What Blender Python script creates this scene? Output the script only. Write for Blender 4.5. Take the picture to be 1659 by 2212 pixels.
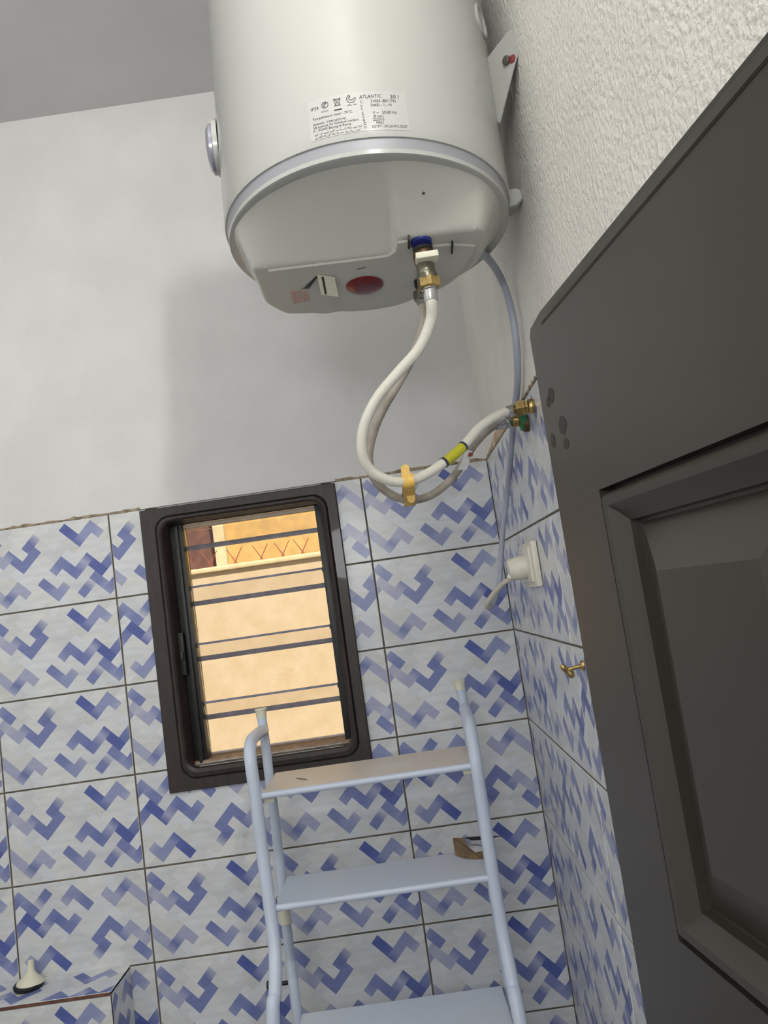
import bpy, bmesh, math, random
from mathutils import Vector, Matrix
random.seed(7)
for o in list(bpy.data.objects):
    bpy.data.objects.remove(o)
COL = bpy.context.scene.collection
SC = bpy.context.scene
PI = math.pi

# ------------------------------------------------------------------ camera
cam_d = bpy.data.cameras.new('camera')
cam_d.sensor_fit = 'HORIZONTAL'
cam_d.sensor_width = 36.0
cam_d.lens = 36.4049
cam_d.clip_start = 0.02
cam = bpy.data.objects.new('camera', cam_d)
cam.location = (-0.2477, -1.8134, 1.7046)
cam.rotation_euler = (1.685017, 0.142441, 0.022112)
COL.objects.link(cam)
SC.camera = cam

# ------------------------------------------------------------------ world, sun, lamp, exposure
w = bpy.data.worlds.new('world')
SC.world = w
w.use_nodes = True
nt = w.node_tree
sky = nt.nodes.new('ShaderNodeTexSky')
sky.sky_type = 'NISHITA'
sky.sun_disc = False
sky.sun_elevation = math.radians(58)
sky.sun_rotation = math.radians(200)
bg = nt.nodes['Background']
bg.inputs['Strength'].default_value = 0.16
nt.links.new(sky.outputs['Color'], bg.inputs['Color'])

sun_d = bpy.data.lights.new('sun', 'SUN')
sun_d.energy = 7.4
sun_d.angle = math.radians(0.6)
sun_d.color = (1.0, 0.95, 0.88)
sun = bpy.data.objects.new('sun', sun_d)
sun.rotation_euler = Vector((-0.15, 0.5, -0.85)).to_track_quat('-Z', 'Y').to_euler()
sun.location = (0, -2, 6)
COL.objects.link(sun)

# lamp of the room: a round bulkhead lamp flat on the right wall above the open door, facing into the room
lamp_d = bpy.data.lights.new('room_lamp', 'AREA')
lamp_d.energy = 19.0
lamp_d.shape = 'DISK'
lamp_d.size = 0.12
lamp_d.color = (1.0, 0.97, 0.91)
lamp = bpy.data.objects.new('room_lamp', lamp_d)
lamp.location = (-0.045, -1.72, 2.68)
lamp.rotation_euler = (0, math.radians(90), 0)
COL.objects.link(lamp)
# added point light before the lamp, for a bright streak on the tank
streak_d = bpy.data.lights.new('streak_light', 'POINT')
streak_d.energy = 6.5
streak_d.shadow_soft_size = 0.03
streak_d.color = (1.0, 0.97, 0.91)
streak = bpy.data.objects.new('streak_light', streak_d)
streak.location = (-0.11, -1.72, 2.68)
COL.objects.link(streak)
# added soft fill light behind the camera, lifts the walls and tiles
fill_d = bpy.data.lights.new('fill_light', 'POINT')
fill_d.energy = 19.5
fill_d.shadow_soft_size = 0.14
fill_d.color = (0.97, 0.985, 1.0)
fill = bpy.data.objects.new('fill_light', fill_d)
fill.location = (-0.52, -2.55, 2.0)
COL.objects.link(fill)

SC.view_settings.view_transform = 'Standard'
SC.view_settings.look = 'None'
SC.view_settings.exposure = -0.15
SC.view_settings.gamma = 1.0
SC.view_settings.use_curve_mapping = False

# ------------------------------------------------------------------ helpers
def lin(c):
    r = []
    for v in c[:3]:
        v = v / 255.0
        r.append(v / 12.92 if v <= 0.04045 else ((v + 0.055) / 1.055) ** 2.4)
    return (r[0], r[1], r[2], 1.0)

def mat(name, c, rough=0.5, metal=0.0, var=0.0, vscale=20.0, bump=0.0, bscale=60.0, coat=0.0, c2=None, stretch=None, spec=0.5, detail=3.0):
    m = bpy.data.materials.new(name)
    m.use_nodes = True
    n = m.node_tree.nodes
    l = m.node_tree.links
    b = n['Principled BSDF']
    b.inputs['Base Color'].default_value = lin(c)
    b.inputs['Roughness'].default_value = rough
    b.inputs['Metallic'].default_value = metal
    b.inputs['Coat Weight'].default_value = coat
    b.inputs['Specular IOR Level'].default_value = spec
    tc = n.new('ShaderNodeTexCoord')
    src = tc.outputs['Object']
    if stretch:
        mp = n.new('ShaderNodeMapping')
        mp.inputs['Scale'].default_value = stretch
        l.new(src, mp.inputs['Vector'])
        src = mp.outputs['Vector']
    if var > 0 or c2:
        tx = n.new('ShaderNodeTexNoise')
        tx.inputs['Scale'].default_value = vscale
        tx.inputs['Detail'].default_value = detail
        l.new(src, tx.inputs['Vector'])
        rp = n.new('ShaderNodeValToRGB')
        rp.color_ramp.elements[0].position = 0.35
        rp.color_ramp.elements[1].position = 0.68
        rp.color_ramp.elements[0].color = lin(c2) if c2 else lin([v * (1 - var) for v in c])
        rp.color_ramp.elements[1].color = lin(c)
        l.new(tx.outputs['Fac'], rp.inputs['Fac'])
        l.new(rp.outputs['Color'], b.inputs['Base Color'])
    if bump > 0:
        t2 = n.new('ShaderNodeTexNoise')
        t2.inputs['Scale'].default_value = bscale
        t2.inputs['Detail'].default_value = 4.0
        l.new(src, t2.inputs['Vector'])
        bp = n.new('ShaderNodeBump')
        bp.inputs['Strength'].default_value = bump
        bp.inputs['Distance'].default_value = 0.004
        l.new(t2.outputs['Fac'], bp.inputs['Height'])
        l.new(bp.outputs['Normal'], b.inputs['Normal'])
    return m

def attr_mat(name, rough, coat=0.0):
    m = bpy.data.materials.new(name)
    m.use_nodes = True
    n = m.node_tree.nodes
    l = m.node_tree.links
    b = n['Principled BSDF']
    at = n.new('ShaderNodeAttribute')
    at.attribute_name = 'print_colour'
    # soft grey marbling of the printed glaze
    tc = n.new('ShaderNodeTexCoord')
    mp = n.new('ShaderNodeMapping')
    mp.inputs['Rotation'].default_value = (0, math.radians(40), 0)
    mp.inputs['Scale'].default_value = (10, 10, 60)
    tx = n.new('ShaderNodeTexNoise')
    tx.inputs['Scale'].default_value = 1.4
    tx.inputs['Detail'].default_value = 4
    l.new(tc.outputs['Object'], mp.inputs['Vector'])
    l.new(mp.outputs['Vector'], tx.inputs['Vector'])
    rp = n.new('ShaderNodeValToRGB')
    rp.color_ramp.elements[0].position = 0.3
    rp.color_ramp.elements[1].position = 0.6
    rp.color_ramp.elements[0].color = lin((241, 242, 244))
    rp.color_ramp.elements[1].color = (1, 1, 1, 1)
    l.new(tx.outputs['Fac'], rp.inputs['Fac'])
    mx = n.new('ShaderNodeMix')
    mx.data_type = 'RGBA'
    mx.blend_type = 'MULTIPLY'
    mx.inputs['Factor'].default_value = 1.0
    l.new(at.outputs['Color'], mx.inputs[6])
    l.new(rp.outputs['Color'], mx.inputs[7])
    l.new(mx.outputs[2], b.inputs['Base Color'])
    b.inputs['Roughness'].default_value = rough
    b.inputs['Coat Weight'].default_value = coat
    return m

MW = {}
def finish(name, bm, m, parent=None, smooth=False, world=True):
    """link a bmesh as one object; world=True: verts are in world space and are taken into the parent's frame"""
    if parent is not None and world:
        bm.transform(MW[parent.name].inverted())
    bm.normal_update()
    me = bpy.data.meshes.new(name)
    bm.to_mesh(me)
    bm.free()
    if smooth is True:
        me.polygons.foreach_set('use_smooth', [True] * len(me.polygons))
    elif smooth:
        me.polygons.foreach_set('use_smooth', [True] * len(me.polygons))
        me.set_sharp_from_angle(angle=math.radians(smooth))
    me.materials.append(m)
    o = bpy.data.objects.new(name, me)
    COL.objects.link(o)
    MW[o.name] = MW[parent.name].copy() if parent is not None else Matrix.Identity(4)
    if parent is not None:
        o.parent = parent
    return o

def tag(o, label, cat=None, group=None, kind=None):
    o['label'] = label
    if cat: o['category'] = cat
    if group: o['group'] = group
    if kind: o['kind'] = kind
    return o

def thing(name, label, cat, loc, rot=None, group=None, kind=None):
    o = bpy.data.objects.new(name, None)
    o.empty_display_size = 0.05
    COL.objects.link(o)
    M = Matrix.Translation(Vector(loc))
    if rot is not None:
        M = M @ rot.to_4x4()
        o.rotation_euler = rot.to_euler()
    o.location = loc
    MW[o.name] = M
    return tag(o, label, cat, group, kind)

def box(bm, lo, hi, bev=0.0, seg=2):
    lo = Vector(lo); hi = Vector(hi)
    r = bmesh.ops.create_cube(bm, size=1.0)
    vs = r['verts']
    c = (lo + hi) / 2
    s = hi - lo
    for v in vs:
        v.co = Vector((c.x + v.co.x * s.x, c.y + v.co.y * s.y, c.z + v.co.z * s.z))
    if bev > 0:
        es = list({e for v in vs for e in v.link_edges})
        bmesh.ops.bevel(bm, geom=es, offset=bev, segments=seg, affect='EDGES', profile=0.6)
    return vs

def BX(name, lo, hi, m, parent=None, bev=0.0, world=True):
    bm = bmesh.new()
    box(bm, lo, hi, bev)
    return finish(name, bm, m, parent, 35 if bev else False, world)

def frame_of(t):
    t = t.normalized()
    up = Vector((0, 0, 1)) if abs(t.z) < 0.95 else Vector((0, 1, 0))
    a = t.cross(up).normalized()
    return a, t.cross(a).normalized()

def spline(pts, n=6):
    P = [Vector(p) for p in pts]
    P = [P[0] * 2 - P[1]] + P + [P[-1] * 2 - P[-2]]
    out = []
    for i in range(1, len(P) - 2):
        a, b, c, d = P[i - 1:i + 3]
        for k in range(n):
            t = k / n
            out.append(0.5 * ((2 * b) + (c - a) * t + (2 * a - 5 * b + 4 * c - d) * t * t + (3 * b - a - 3 * c + d) * t ** 3))
    out.append(P[-2])
    return out

def tube(bm, pts, r, seg=14, cap=True):
    P = [Vector(p) for p in pts]
    n = len(P)
    rr = r if isinstance(r, (list, tuple)) else [r] * n
    T = [(P[min(i + 1, n - 1)] - P[max(i - 1, 0)]).normalized() for i in range(n)]
    a, b = frame_of(T[0])
    rings = []
    for i in range(n):
        if i:
            q = T[i - 1].rotation_difference(T[i])
            a = q @ a
        a = (a - T[i] * a.dot(T[i])).normalized()
        b = T[i].cross(a)
        rings.append([bm.verts.new(P[i] + (a * math.cos(2 * PI * k / seg) + b * math.sin(2 * PI * k / seg)) * rr[i]) for k in range(seg)])
    for i in range(n - 1):
        for k in range(seg):
            bm.faces.new((rings[i][k], rings[i][(k + 1) % seg], rings[i + 1][(k + 1) % seg], rings[i + 1][k]))
    if cap:
        bm.faces.new(rings[0][::-1])
        bm.faces.new(rings[-1])
    return rings

def TUBE(name, pts, r, m, parent=None, seg=14, world=True, smooth=40):
    bm = bmesh.new()
    tube(bm, pts, r, seg)
    bmesh.ops.recalc_face_normals(bm, faces=bm.faces)
    return finish(name, bm, m, parent, smooth, world)

def lathe(bm, origin, axis, prof, seg=24, phase=0.0):
    """prof: list of (distance along axis, radius)"""
    o = Vector(origin)
    t = Vector(axis).normalized()
    a, b = frame_of(t)
    rings = []
    for (h, r) in prof:
        rings.append([bm.verts.new(o + t * h + (a * math.cos(2 * PI * k / seg + phase) + b * math.sin(2 * PI * k / seg + phase)) * max(r, 1e-5)) for k in range(seg)])
    for i in range(len(rings) - 1):
        for k in range(seg):
            bm.faces.new((rings[i][k], rings[i][(k + 1) % seg], rings[i + 1][(k + 1) % seg], rings[i + 1][k]))
    bm.faces.new(rings[0][::-1])
    bm.faces.new(rings[-1])
    bmesh.ops.recalc_face_normals(bm, faces=bm.faces)

def LATHE(name, origin, axis, prof, m, parent=None, seg=24, world=True, smooth=35, phase=0.0):
    bm = bmesh.new()
    lathe(bm, origin, axis, prof, seg, phase)
    return finish(name, bm, m, parent, smooth, world)

def prism(bm, pts, d):
    """pts: polygon in space, d: extrusion vector"""
    d = Vector(d)
    A = [bm.verts.new(Vector(p)) for p in pts]
    B = [bm.verts.new(Vector(p) + d) for p in pts]
    n = len(A)
    bm.faces.new(A)
    bm.faces.new(B[::-1])
    for i in range(n):
        bm.faces.new((A[i], B[i], B[(i + 1) % n], A[(i + 1) % n]))
    bmesh.ops.recalc_face_normals(bm, faces=bm.faces)

def PRISM(name, pts, d, m, parent=None, bev=0.0, world=True):
    bm = bmesh.new()
    prism(bm, pts, d)
    if bev:
        bmesh.ops.bevel(bm, geom=list(bm.edges), offset=bev, segments=2, affect='EDGES')
    return finish(name, bm, m, parent, 35 if bev else False, world)

def rrect(x0, x1, z0, z1, r, n=6):
    out = []
    for (cx, cz, a0) in ((x1 - r, z1 - r, 0), (x0 + r, z1 - r, 90), (x0 + r, z0 + r, 180), (x1 - r, z0 + r, 270)):
        for k in range(n + 1):
            a = math.radians(a0 + 90 * k / n)
            out.append((cx + r * math.cos(a), cz + r * math.sin(a)))
    return out

# ------------------------------------------------------------------ materials
M_plaster = mat('white_plaster', (226, 226, 225), 0.7, var=0.035, vscale=6, bump=0.25, bscale=90)
M_stucco = mat('white_stucco', (235, 232, 225), 0.7, var=0.03, vscale=8, bump=0.75, bscale=150)
M_ceiling = mat('grey_ceiling_paint', (205, 205, 206), 0.8, var=0.03, vscale=4)
M_grout = mat('tile_grout', (120, 112, 100), 0.9, var=0.35, vscale=30)
M_stain = mat('ragged_plaster_edge', (186, 168, 142), 0.9, var=0.35, vscale=60)
M_tile = attr_mat('printed_ceramic_glaze', 0.26)
M_floor = mat('floor_tile_grey', (150, 150, 150), 0.5, var=0.1)
M_clay = mat('terracotta_tile_edge', (120, 84, 70), 0.8, var=0.25, vscale=60)
M_enamel = mat('white_enamel', (174, 175, 171), 0.17, var=0.01, vscale=3)
M_capplastic = mat('white_abs_plastic', (194, 194, 186), 0.38, var=0.02, vscale=5)
M_silver = mat('silver_trim', (150, 151, 157), 0.45, metal=0.1)
M_black = mat('black_plastic', (22, 22, 24), 0.5, var=0.2)
M_darkgrey = mat('dark_grey_sleeve', (50, 50, 54), 0.6, var=0.25, vscale=80)
M_blue = mat('blue_collar', (28, 40, 130), 0.4, var=0.1)
M_red = mat('red_lens', (112, 8, 24), 0.3, var=0.15, vscale=40, coat=0.15)
M_brass = mat('brass', (214, 184, 120), 0.32, metal=0.9, var=0.3, vscale=60)
M_bronze = mat('dull_bronze', (112, 88, 62), 0.45, metal=0.6, var=0.3, vscale=80)
M_greymetal = mat('grey_cast_metal', (140, 136, 120), 0.35, metal=0.7, var=0.3, vscale=80)
M_chrome = mat('chrome', (205, 205, 205), 0.18, metal=1.0, var=0.15, vscale=40)
M_dullchrome = mat('dull_nickel', (150, 146, 138), 0.35, metal=0.9, var=0.2, vscale=60)
M_creamtag = mat('cream_plastic', (232, 230, 208), 0.4, var=0.04)
M_braid_w = mat('white_braided_hose', (232, 229, 217), 0.45, var=0.05, vscale=8, bump=0.12, bscale=9, stretch=(40, 40, 90))
M_braid_g = mat('worn_grey_braided_hose', (186, 178, 166), 0.5, c2=(140, 132, 122), vscale=30, bump=0.15, bscale=120)
M_yellow = mat('yellow_plastic_tie', (240, 196, 96), 0.45, var=0.12, vscale=90)
M_tape = mat('yellow_tape', (205, 200, 52), 0.45, var=0.08, vscale=90)
M_green = mat('green_plastic', (30, 120, 76), 0.45, var=0.15)
M_cable = mat('grey_cable', (168, 174, 190), 0.45, var=0.05)
M_cable2 = mat('cream_cable', (214, 208, 192), 0.45, var=0.08)
M_socket = mat('white_socket_plastic', (232, 228, 214), 0.35, var=0.04, vscale=30)
M_ladder = mat('pale_blue_paint', (206, 217, 235), 0.32, var=0.05, vscale=12)
M_step = mat('ladder_step_paint', (205, 219, 238), 0.34, c2=(212, 218, 226), vscale=4)
M_step_dusty = mat('dusty_step_paint', (222, 216, 206), 0.45, c2=(214, 202, 188), vscale=7)
M_wood = mat('dark_brown_frame_paint', (54, 43, 39), 0.5, c2=(40, 33, 30), vscale=14, stretch=(6, 1, 1), coat=0.15)
M_darkmetal = mat('black_louvre_channel', (34, 34, 35), 0.4, var=0.3, vscale=40)
M_seal = mat('dark_blade_edge', (150, 150, 170), 0.5, var=0.15, vscale=50)
M_door = mat('dark_brown_door_paint', (58, 54, 47), 0.34, c2=(52, 48, 42), vscale=3.2, stretch=(2, 2, 0.5), detail=5)
M_flap = mat('dark_brown_flap', (36, 31, 28), 0.6, var=0.1)  # even dark brown for the flap of the cardboard scrap
M_spot = mat('door_dark_spot', (48, 43, 40), 0.6, var=0.1)  # slightly darker brown than the door, for its spots
M_outwall = mat('tan_rendered_wall', (226, 203, 164), 0.9, c2=(216, 192, 150), vscale=14, bump=0.2, bscale=60)
M_orange = mat('orange_render', (236, 192, 112), 0.9, var=0.12, vscale=12)
M_maroon = mat('maroon_shutter', (136, 92, 74), 0.8, var=0.25, vscale=16)
M_palepillar = mat('pale_pillar_render', (240, 222, 170), 0.9, var=0.06)
M_spike = mat('rusty_red_iron', (170, 84, 66), 0.7, var=0.2, vscale=60)
M_ground = mat('outdoor_ground', (170, 150, 120), 0.95, var=0.2, vscale=5)
M_card = mat('brown_cardboard', (134, 112, 82), 0.85, var=0.2, vscale=50)
M_paper = mat('white_paper', (222, 222, 222), 0.7, var=0.08, vscale=40)
M_ink = mat('grey_ink', (48, 50, 56), 0.7)
M_sticker = mat('white_sticker', (178, 179, 176), 0.15)
M_pink = mat('faded_pink_sticker', (206, 178, 168), 0.5, c2=(190, 150, 140), vscale=60)

def glass_mat(name, tint, gloss):
    m = bpy.data.materials.new(name)
    m.use_nodes = True
    n = m.node_tree.nodes
    l = m.node_tree.links
    out = n['Material Output']
    n.remove(n['Principled BSDF'])
    tr = n.new('ShaderNodeBsdfTransparent')
    tr.inputs['Color'].default_value = tint
    gl = n.new('ShaderNodeBsdfGlossy')
    gl.inputs['Roughness'].default_value = 0.05
    fr = n.new('ShaderNodeFresnel')
    fr.inputs['IOR'].default_value = 1.4
    mu = n.new('ShaderNodeMath')
    mu.operation = 'MULTIPLY'
    mu.inputs[1].default_value = gloss
    mx = n.new('ShaderNodeMixShader')
    l.new(fr.outputs[0], mu.inputs[0])
    l.new(mu.outputs[0], mx.inputs[0])
    l.new(tr.outputs[0], mx.inputs[1])
    l.new(gl.outputs[0], mx.inputs[2])
    l.new(mx.outputs[0], out.inputs['Surface'])
    return m
M_glass = glass_mat('window_glass', (0.95, 0.94, 0.93, 1), 0.8)
M_lens = mat('dial_lens', (150, 150, 166), 0.15, metal=0.3, coat=0.5)

# ------------------------------------------------------------------ tiles: one herringbone print shared by all of them
PALE = (224, 226, 226)
DK, MD, ML, LV, LL = (88, 102, 168), (124, 134, 184), (148, 156, 196), (172, 176, 204), (187, 190, 208)
U0, V0, CW = 0.012, 0.004, 0.0218
# bricks of the print that are not white: (i, j, horizontal?, colour at start, middle, end)
PRINT = {}
def br(i, j, h, c0, c1, c2):
    PRINT[(i, j)] = (h, c0, c1, c2)
br(6, 5, 1, DK, DK, (100, 112, 176)); br(8, 5, 0, (98, 110, 172), ML, ML); br(8, 7, 1, ML, ML, LV)
br(4, 1, 0, MD, (112, 122, 174), LL); br(4, -1, 1, MD, MD, MD); br(5, 0, 0, MD, MD, MD)
br(3, -2, 0, LV, LV, MD); br(1, -2, 1, LV, LL, LV); br(1, -4, 0, ML, ML, ML); br(0, -1, 1, ML, MD, MD)
br(8, 1, 0, ML, MD, MD); br(9, 2, 1, MD, (110, 121, 178), MD); br(10, 3, 0, MD, LV, DK); br(11, 4, 1, DK, DK, DK)
br(12, 5, 0, (110, 121, 178), MD, LV); br(8, -1, 1, MD, MD, ML); br(10, -1, 0, ML, ML, LV)
br(12, 1, 0, MD, MD, (205, 207, 216)); br(12, 3, 1, MD, MD, ML); br(14, 3, 0, ML, MD, DK); br(4, -5, 1, LV, LV, LV)
br(6, -5, 0, LV, (118, 128, 180), LV); br(6, -3, 1, LV, LV, LV); br(3, -6, 0, ML, LV, LV)
rw = random.Random(3)
def clip(poly, x0, x1, y0, y1):
    def cut(P, f, inter):
        out = []
        for k in range(len(P)):
            a, b = P[k - 1], P[k]
            fa, fb = f(a), f(b)
            if (fa >= 0) != (fb >= 0):
                t = fa / (fa - fb)
                out.append(tuple(a[q] + (b[q] - a[q]) * t for q in range(len(a))))
            if fb >= 0:
                out.append(b)
        return out
    for f in (lambda p: p[0] - x0, lambda p: x1 - p[0], lambda p: p[1] - y0, lambda p: y1 - p[1]):
        poly = cut(poly, f, None)
        if len(poly) < 3:
            return []
    return poly

def lerp(a, b, t):
    return tuple(a[k] + (b[k] - a[k]) * t for k in range(3))
BRICKS = []   # (corners [(x, y, r, g, b)])
S2 = math.sqrt(2)
for i in range(-4, 22):
    for j in range(-14, 14):
        s = (i + j - 11) % 4
        if s == 0: h = 1
        elif s == 2: h = 0
        else: continue
        if (i, j) in PRINT:
            _, c0, c1, c2 = PRINT[(i, j)]
        else:
            k = rw.uniform(0.95, 1.015)
            bl = rw.uniform(-1, 4)
            c0 = c1 = c2 = (PALE[0] * k - bl, PALE[1] * k - bl * .5, PALE[2] * k + bl)
        di, dj = (1, 0) if h else (0, 1)
        for part in (0, 1):
            ii, jj = i + di * part, j + dj * part
            ca, cb = (c0, c1) if part == 0 else (c1, c2)
            q = []
            for (du, dv) in ((0, 0), (1, 0), (1, 1), (0, 1)):
                t = du if h else dv
                a = U0 + CW * (ii + du)
                b = V0 + CW * (jj + dv)
                c = lin(lerp(ca, cb, t))
                q.append(((a + b) / S2, (a - b) / S2) + tuple(c[:3]))
            BRICKS.append(q)

TILE_CACHE = {}
TH = 0.006
def tile_mesh(x0, x1, y0, y1, rot):
    """tile piece showing the print between x0..x1, y0..y1 (y down); local frame: centre at origin, x right, z up, face at y=0 looking to -y"""
    key = (round(x0, 4), round(x1, 4), round(y0, 4), round(y1, 4), rot)
    if key in TILE_CACHE:
        return TILE_CACHE[key]
    W, H = x1 - x0, y1 - y0
    cx, cy = (x0 + x1) / 2, (y0 + y1) / 2
    if rot:
        a0, a1, b0, b1 = 0.3 - x1, 0.3 - x0, 0.2 - y1, 0.2 - y0
    else:
        a0, a1, b0, b1 = x0, x1, y0, y1
    e = 0.0008
    verts, faces, cols = [], [], []
    idx = {}
    def vid(p):
        k = (round(p[0], 5), round(p[1], 5), round(p[2], 5))
        if k not in idx:
            idx[k] = len(verts)
            verts.append(p)
        return idx[k]
    for q in BRICKS:
        P = clip(q, a0 + e, a1 - e, b0 + e, b1 - e)
        if len(P) < 3: continue
        ids, cl = [], []
        for p in P:
            px, py = p[0], p[1]
            if rot: px, py = 0.3 - px, 0.2 - py
            v = vid((px - cx, 0.0, -(py - cy)))
            if ids and ids[-1] == v: continue
            ids.append(v); cl.append(p[2:5])
        if len(ids) > 1 and ids[0] == ids[-1]:
            ids.pop(); cl.pop()
        if len(set(ids)) < 3 or len(set(ids)) != len(ids): continue
        A = 0.0
        for k in range(len(ids)):
            a, b = verts[ids[k - 1]], verts[ids[k]]
            A += a[0] * b[2] - b[0] * a[2]
        if abs(A) < 1e-9: continue
        if A < 0:
            ids.reverse(); cl.reverse()
        faces.append(ids); cols.append(cl)
    wc = lin(PALE)[:3]
    ring = [(-W / 2, -H / 2), (W / 2, -H / 2), (W / 2, H / 2), (-W / 2, H / 2)]
    n0 = len(verts)
    for (x, z) in ring: verts.append((x - math.copysign(e, x), 0.0, z - math.copysign(e, z)))
    for (x, z) in ring: verts.append((x, e, z))
    for (x, z) in ring: verts.append((x, TH, z))
    for r in (0, 4):
        for k in range(4):
            faces.append([n0 + r + k, n0 + r + 4 + k, n0 + r + 4 + (k + 1) % 4, n0 + r + (k + 1) % 4])
            cols.append([wc] * 4)
    me = bpy.data.meshes.new('tile')
    me.from_pydata(verts, [], faces)
    at = me.color_attributes.new('print_colour', 'FLOAT_COLOR', 'CORNER')
    flat = [c for cl in cols for c in cl]
    for k, c in enumerate(flat):
        at.data[k].color = (c[0], c[1], c[2], 1.0)
    me.materials.append(M_tile)
    me.update()
    TILE_CACHE[key] = me
    return me

def put_tile(parent, px0, px1, py0, py1, rot, M, sz=(1, 1, 1)):
    o = bpy.data.objects.new('tile', tile_mesh(px0, px1, py0, py1, rot))
    COL.objects.link(o)
    o.parent = parent
    o.matrix_basis = MW[parent.name].inverted() @ M @ Matrix.Diagonal((sz[0], sz[1], sz[2], 1))
    return o

# ------------------------------------------------------------------ room shell
ROWZ = [2.0, 1.8, 1.598, 1.396, 1.189, 0.987, 0.777, 0.572, 0.370, 0.168, 0.0]
CEIL = 3.025
WX0, WX1, WZ0, WZ1 = -0.790, -0.397, 1.398, 1.962     # hole of the window
XL, YF = -1.62, -2.75                                   # left wall, front wall

def struct(name, bm, m, label, smooth=False, parent=None):
    o = finish(name, bm, m, parent, smooth)
    if parent is None:
        o['kind'] = 'structure'
        o['label'] = label
    return o

GR = 0.0016      # grout lies this deep behind the tile faces
# back wall: core with a window hole, plaster above
bm = bmesh.new()
box(bm, (XL - .12, TH, 0), (WX0, 0.15, CEIL))
box(bm, (WX1, TH, 0), (0.12, 0.15, CEIL))
box(bm, (WX0, TH, 0), (WX1, 0.15, WZ0))
box(bm, (WX0, TH, WZ1), (WX1, 0.15, CEIL))
wall_back = struct('wall_back', bm, M_plaster, 'white back wall with blue and white tiles below and a louvre window')
bm = bmesh.new()
box(bm, (XL, -0.001, 2.0), (0.0, TH + .001, CEIL))
finish('plaster', bm, M_plaster, wall_back)
bm = bmesh.new()
for (a, b, c, d) in ((XL, 0, WX0, 2.0), (WX1, 0, 0.0, 2.0), (WX0, 0, WX1, WZ0)):
    box(bm, (a, GR, b), (c, TH + .001, d))
finish('grout', bm, M_grout, wall_back)
# right wall
bm = bmesh.new()
box(bm, (TH, -1.90, 0), (0.13, 0.15, CEIL))
box(bm, (TH, YF, 0), (0.13, -2.60, CEIL))
box(bm, (TH, -2.60, 1.93), (0.13, -1.90, CEIL))
wall_right = struct('wall_right', bm, M_stucco, 'white stuccoed right wall behind the water heater, tiled below')
bm = bmesh.new()
box(bm, (-0.001, -0.906, 2.0), (TH + .001, 0.001, CEIL))
box(bm, (-0.001, -1.90, 0.0), (TH + .001, -0.906, CEIL))
box(bm, (-0.001, -2.60, 1.93), (TH + .001, -1.90, CEIL))
box(bm, (-0.001, YF, 0.0), (TH + .001, -2.60, CEIL))
finish('plaster', bm, M_stucco, wall_right)
bm = bmesh.new()
box(bm, (GR, -0.906, 0), (TH + .001, 0.0, 2.0))
finish('grout', bm, M_grout, wall_right)
# other sides
bm = bmesh.new(); box(bm, (XL - .12, YF, 0), (XL, TH, CEIL))
struct('wall_left', bm, M_plaster, 'plain white left wall of the bathroom')
bm = bmesh.new()
box(bm, (XL - .12, YF - .12, 0), (0.13, YF, CEIL))
struct('wall_front', bm, M_plaster, 'white front wall behind the camera')
bm = bmesh.new(); box(bm, (XL - .12, YF - .12, -0.1), (1.4, 0.15, 0.0))
struct('floor', bm, M_floor, 'grey bathroom floor')
bm = bmesh.new(); box(bm, (XL - .12, YF - .12, CEIL), (1.4, 0.15, CEIL + .12))
struct('ceiling', bm, M_ceiling, 'flat grey painted ceiling')
bm = bmesh.new()
box(bm, (1.3, YF, 0), (1.4, -1.4, CEIL)); box(bm, (0.13, -1.5, 0), (1.3, -1.4, CEIL)); box(bm, (0.13, YF - .12, 0), (1.4, YF, CEIL))
struct('wall_hallway', bm, M_plaster, 'pale hallway walls outside the doorway')

# tiles of the back wall
G = 0.0019
def colx(k): return (-(k + 1) * 0.302 + G, -k * 0.302 - G)
ROT = {(0, 3), (0, 6), (1, 0), (1, 2), (2, 1), (2, 3), (3, 4), (2, 6), (4, 2), (4, 5), (1, 7)}
for k in range(5):
    for r in range(8):
        x0, x1 = colx(k)
        z1, z0 = ROWZ[r] - G, ROWZ[r + 1] + G
        rot = (k, r) in ROT
        p0, p1 = 0.0, 0.3
        if k == 1 and r <= 2:
            x0 = -0.374
            p0 = 0.3 - (x1 - x0)
            if r == 1: p0, p1 = 0.048, 0.048 + (x1 - x0)
        if k == 2 and r <= 2:
            x1 = -0.818
            p1 = x1 - x0
            if r == 0: p0, p1 = 0.075, 0.075 + p1
        wdt = x1 - x0
        jz = random.uniform(-.0003, .0003)
        M = Matrix.Translation(((x0 + x1) / 2, 0.0 + jz, (z0 + z1) / 2))
        put_tile(wall_back, p0, p1, 0, 0.2, rot, M, (wdt / (p1 - p0), 1, (z1 - z0) / 0.2))
# tiles of the right wall (same print, turned)
RZ = Matrix.Rotation(-PI / 2, 4, 'Z')   # local -y (face) -> world -x
for k in range(3):
    for r in range(8):
        y1, y0 = -k * 0.302 - 0.0008, -(k + 1) * 0.302 + 0.0008
        z1, z0 = ROWZ[r] - G, ROWZ[r + 1] + G
        M = Matrix.Translation((random.uniform(-.0003, .0003), (y0 + y1) / 2, (z0 + z1) / 2)) @ RZ
        put_tile(wall_right, 0, 0.3, 0, 0.2, (k + r) % 3 == 1, M, ((y1 - y0) / 0.3, 1, (z1 - z0) / 0.2))

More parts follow.
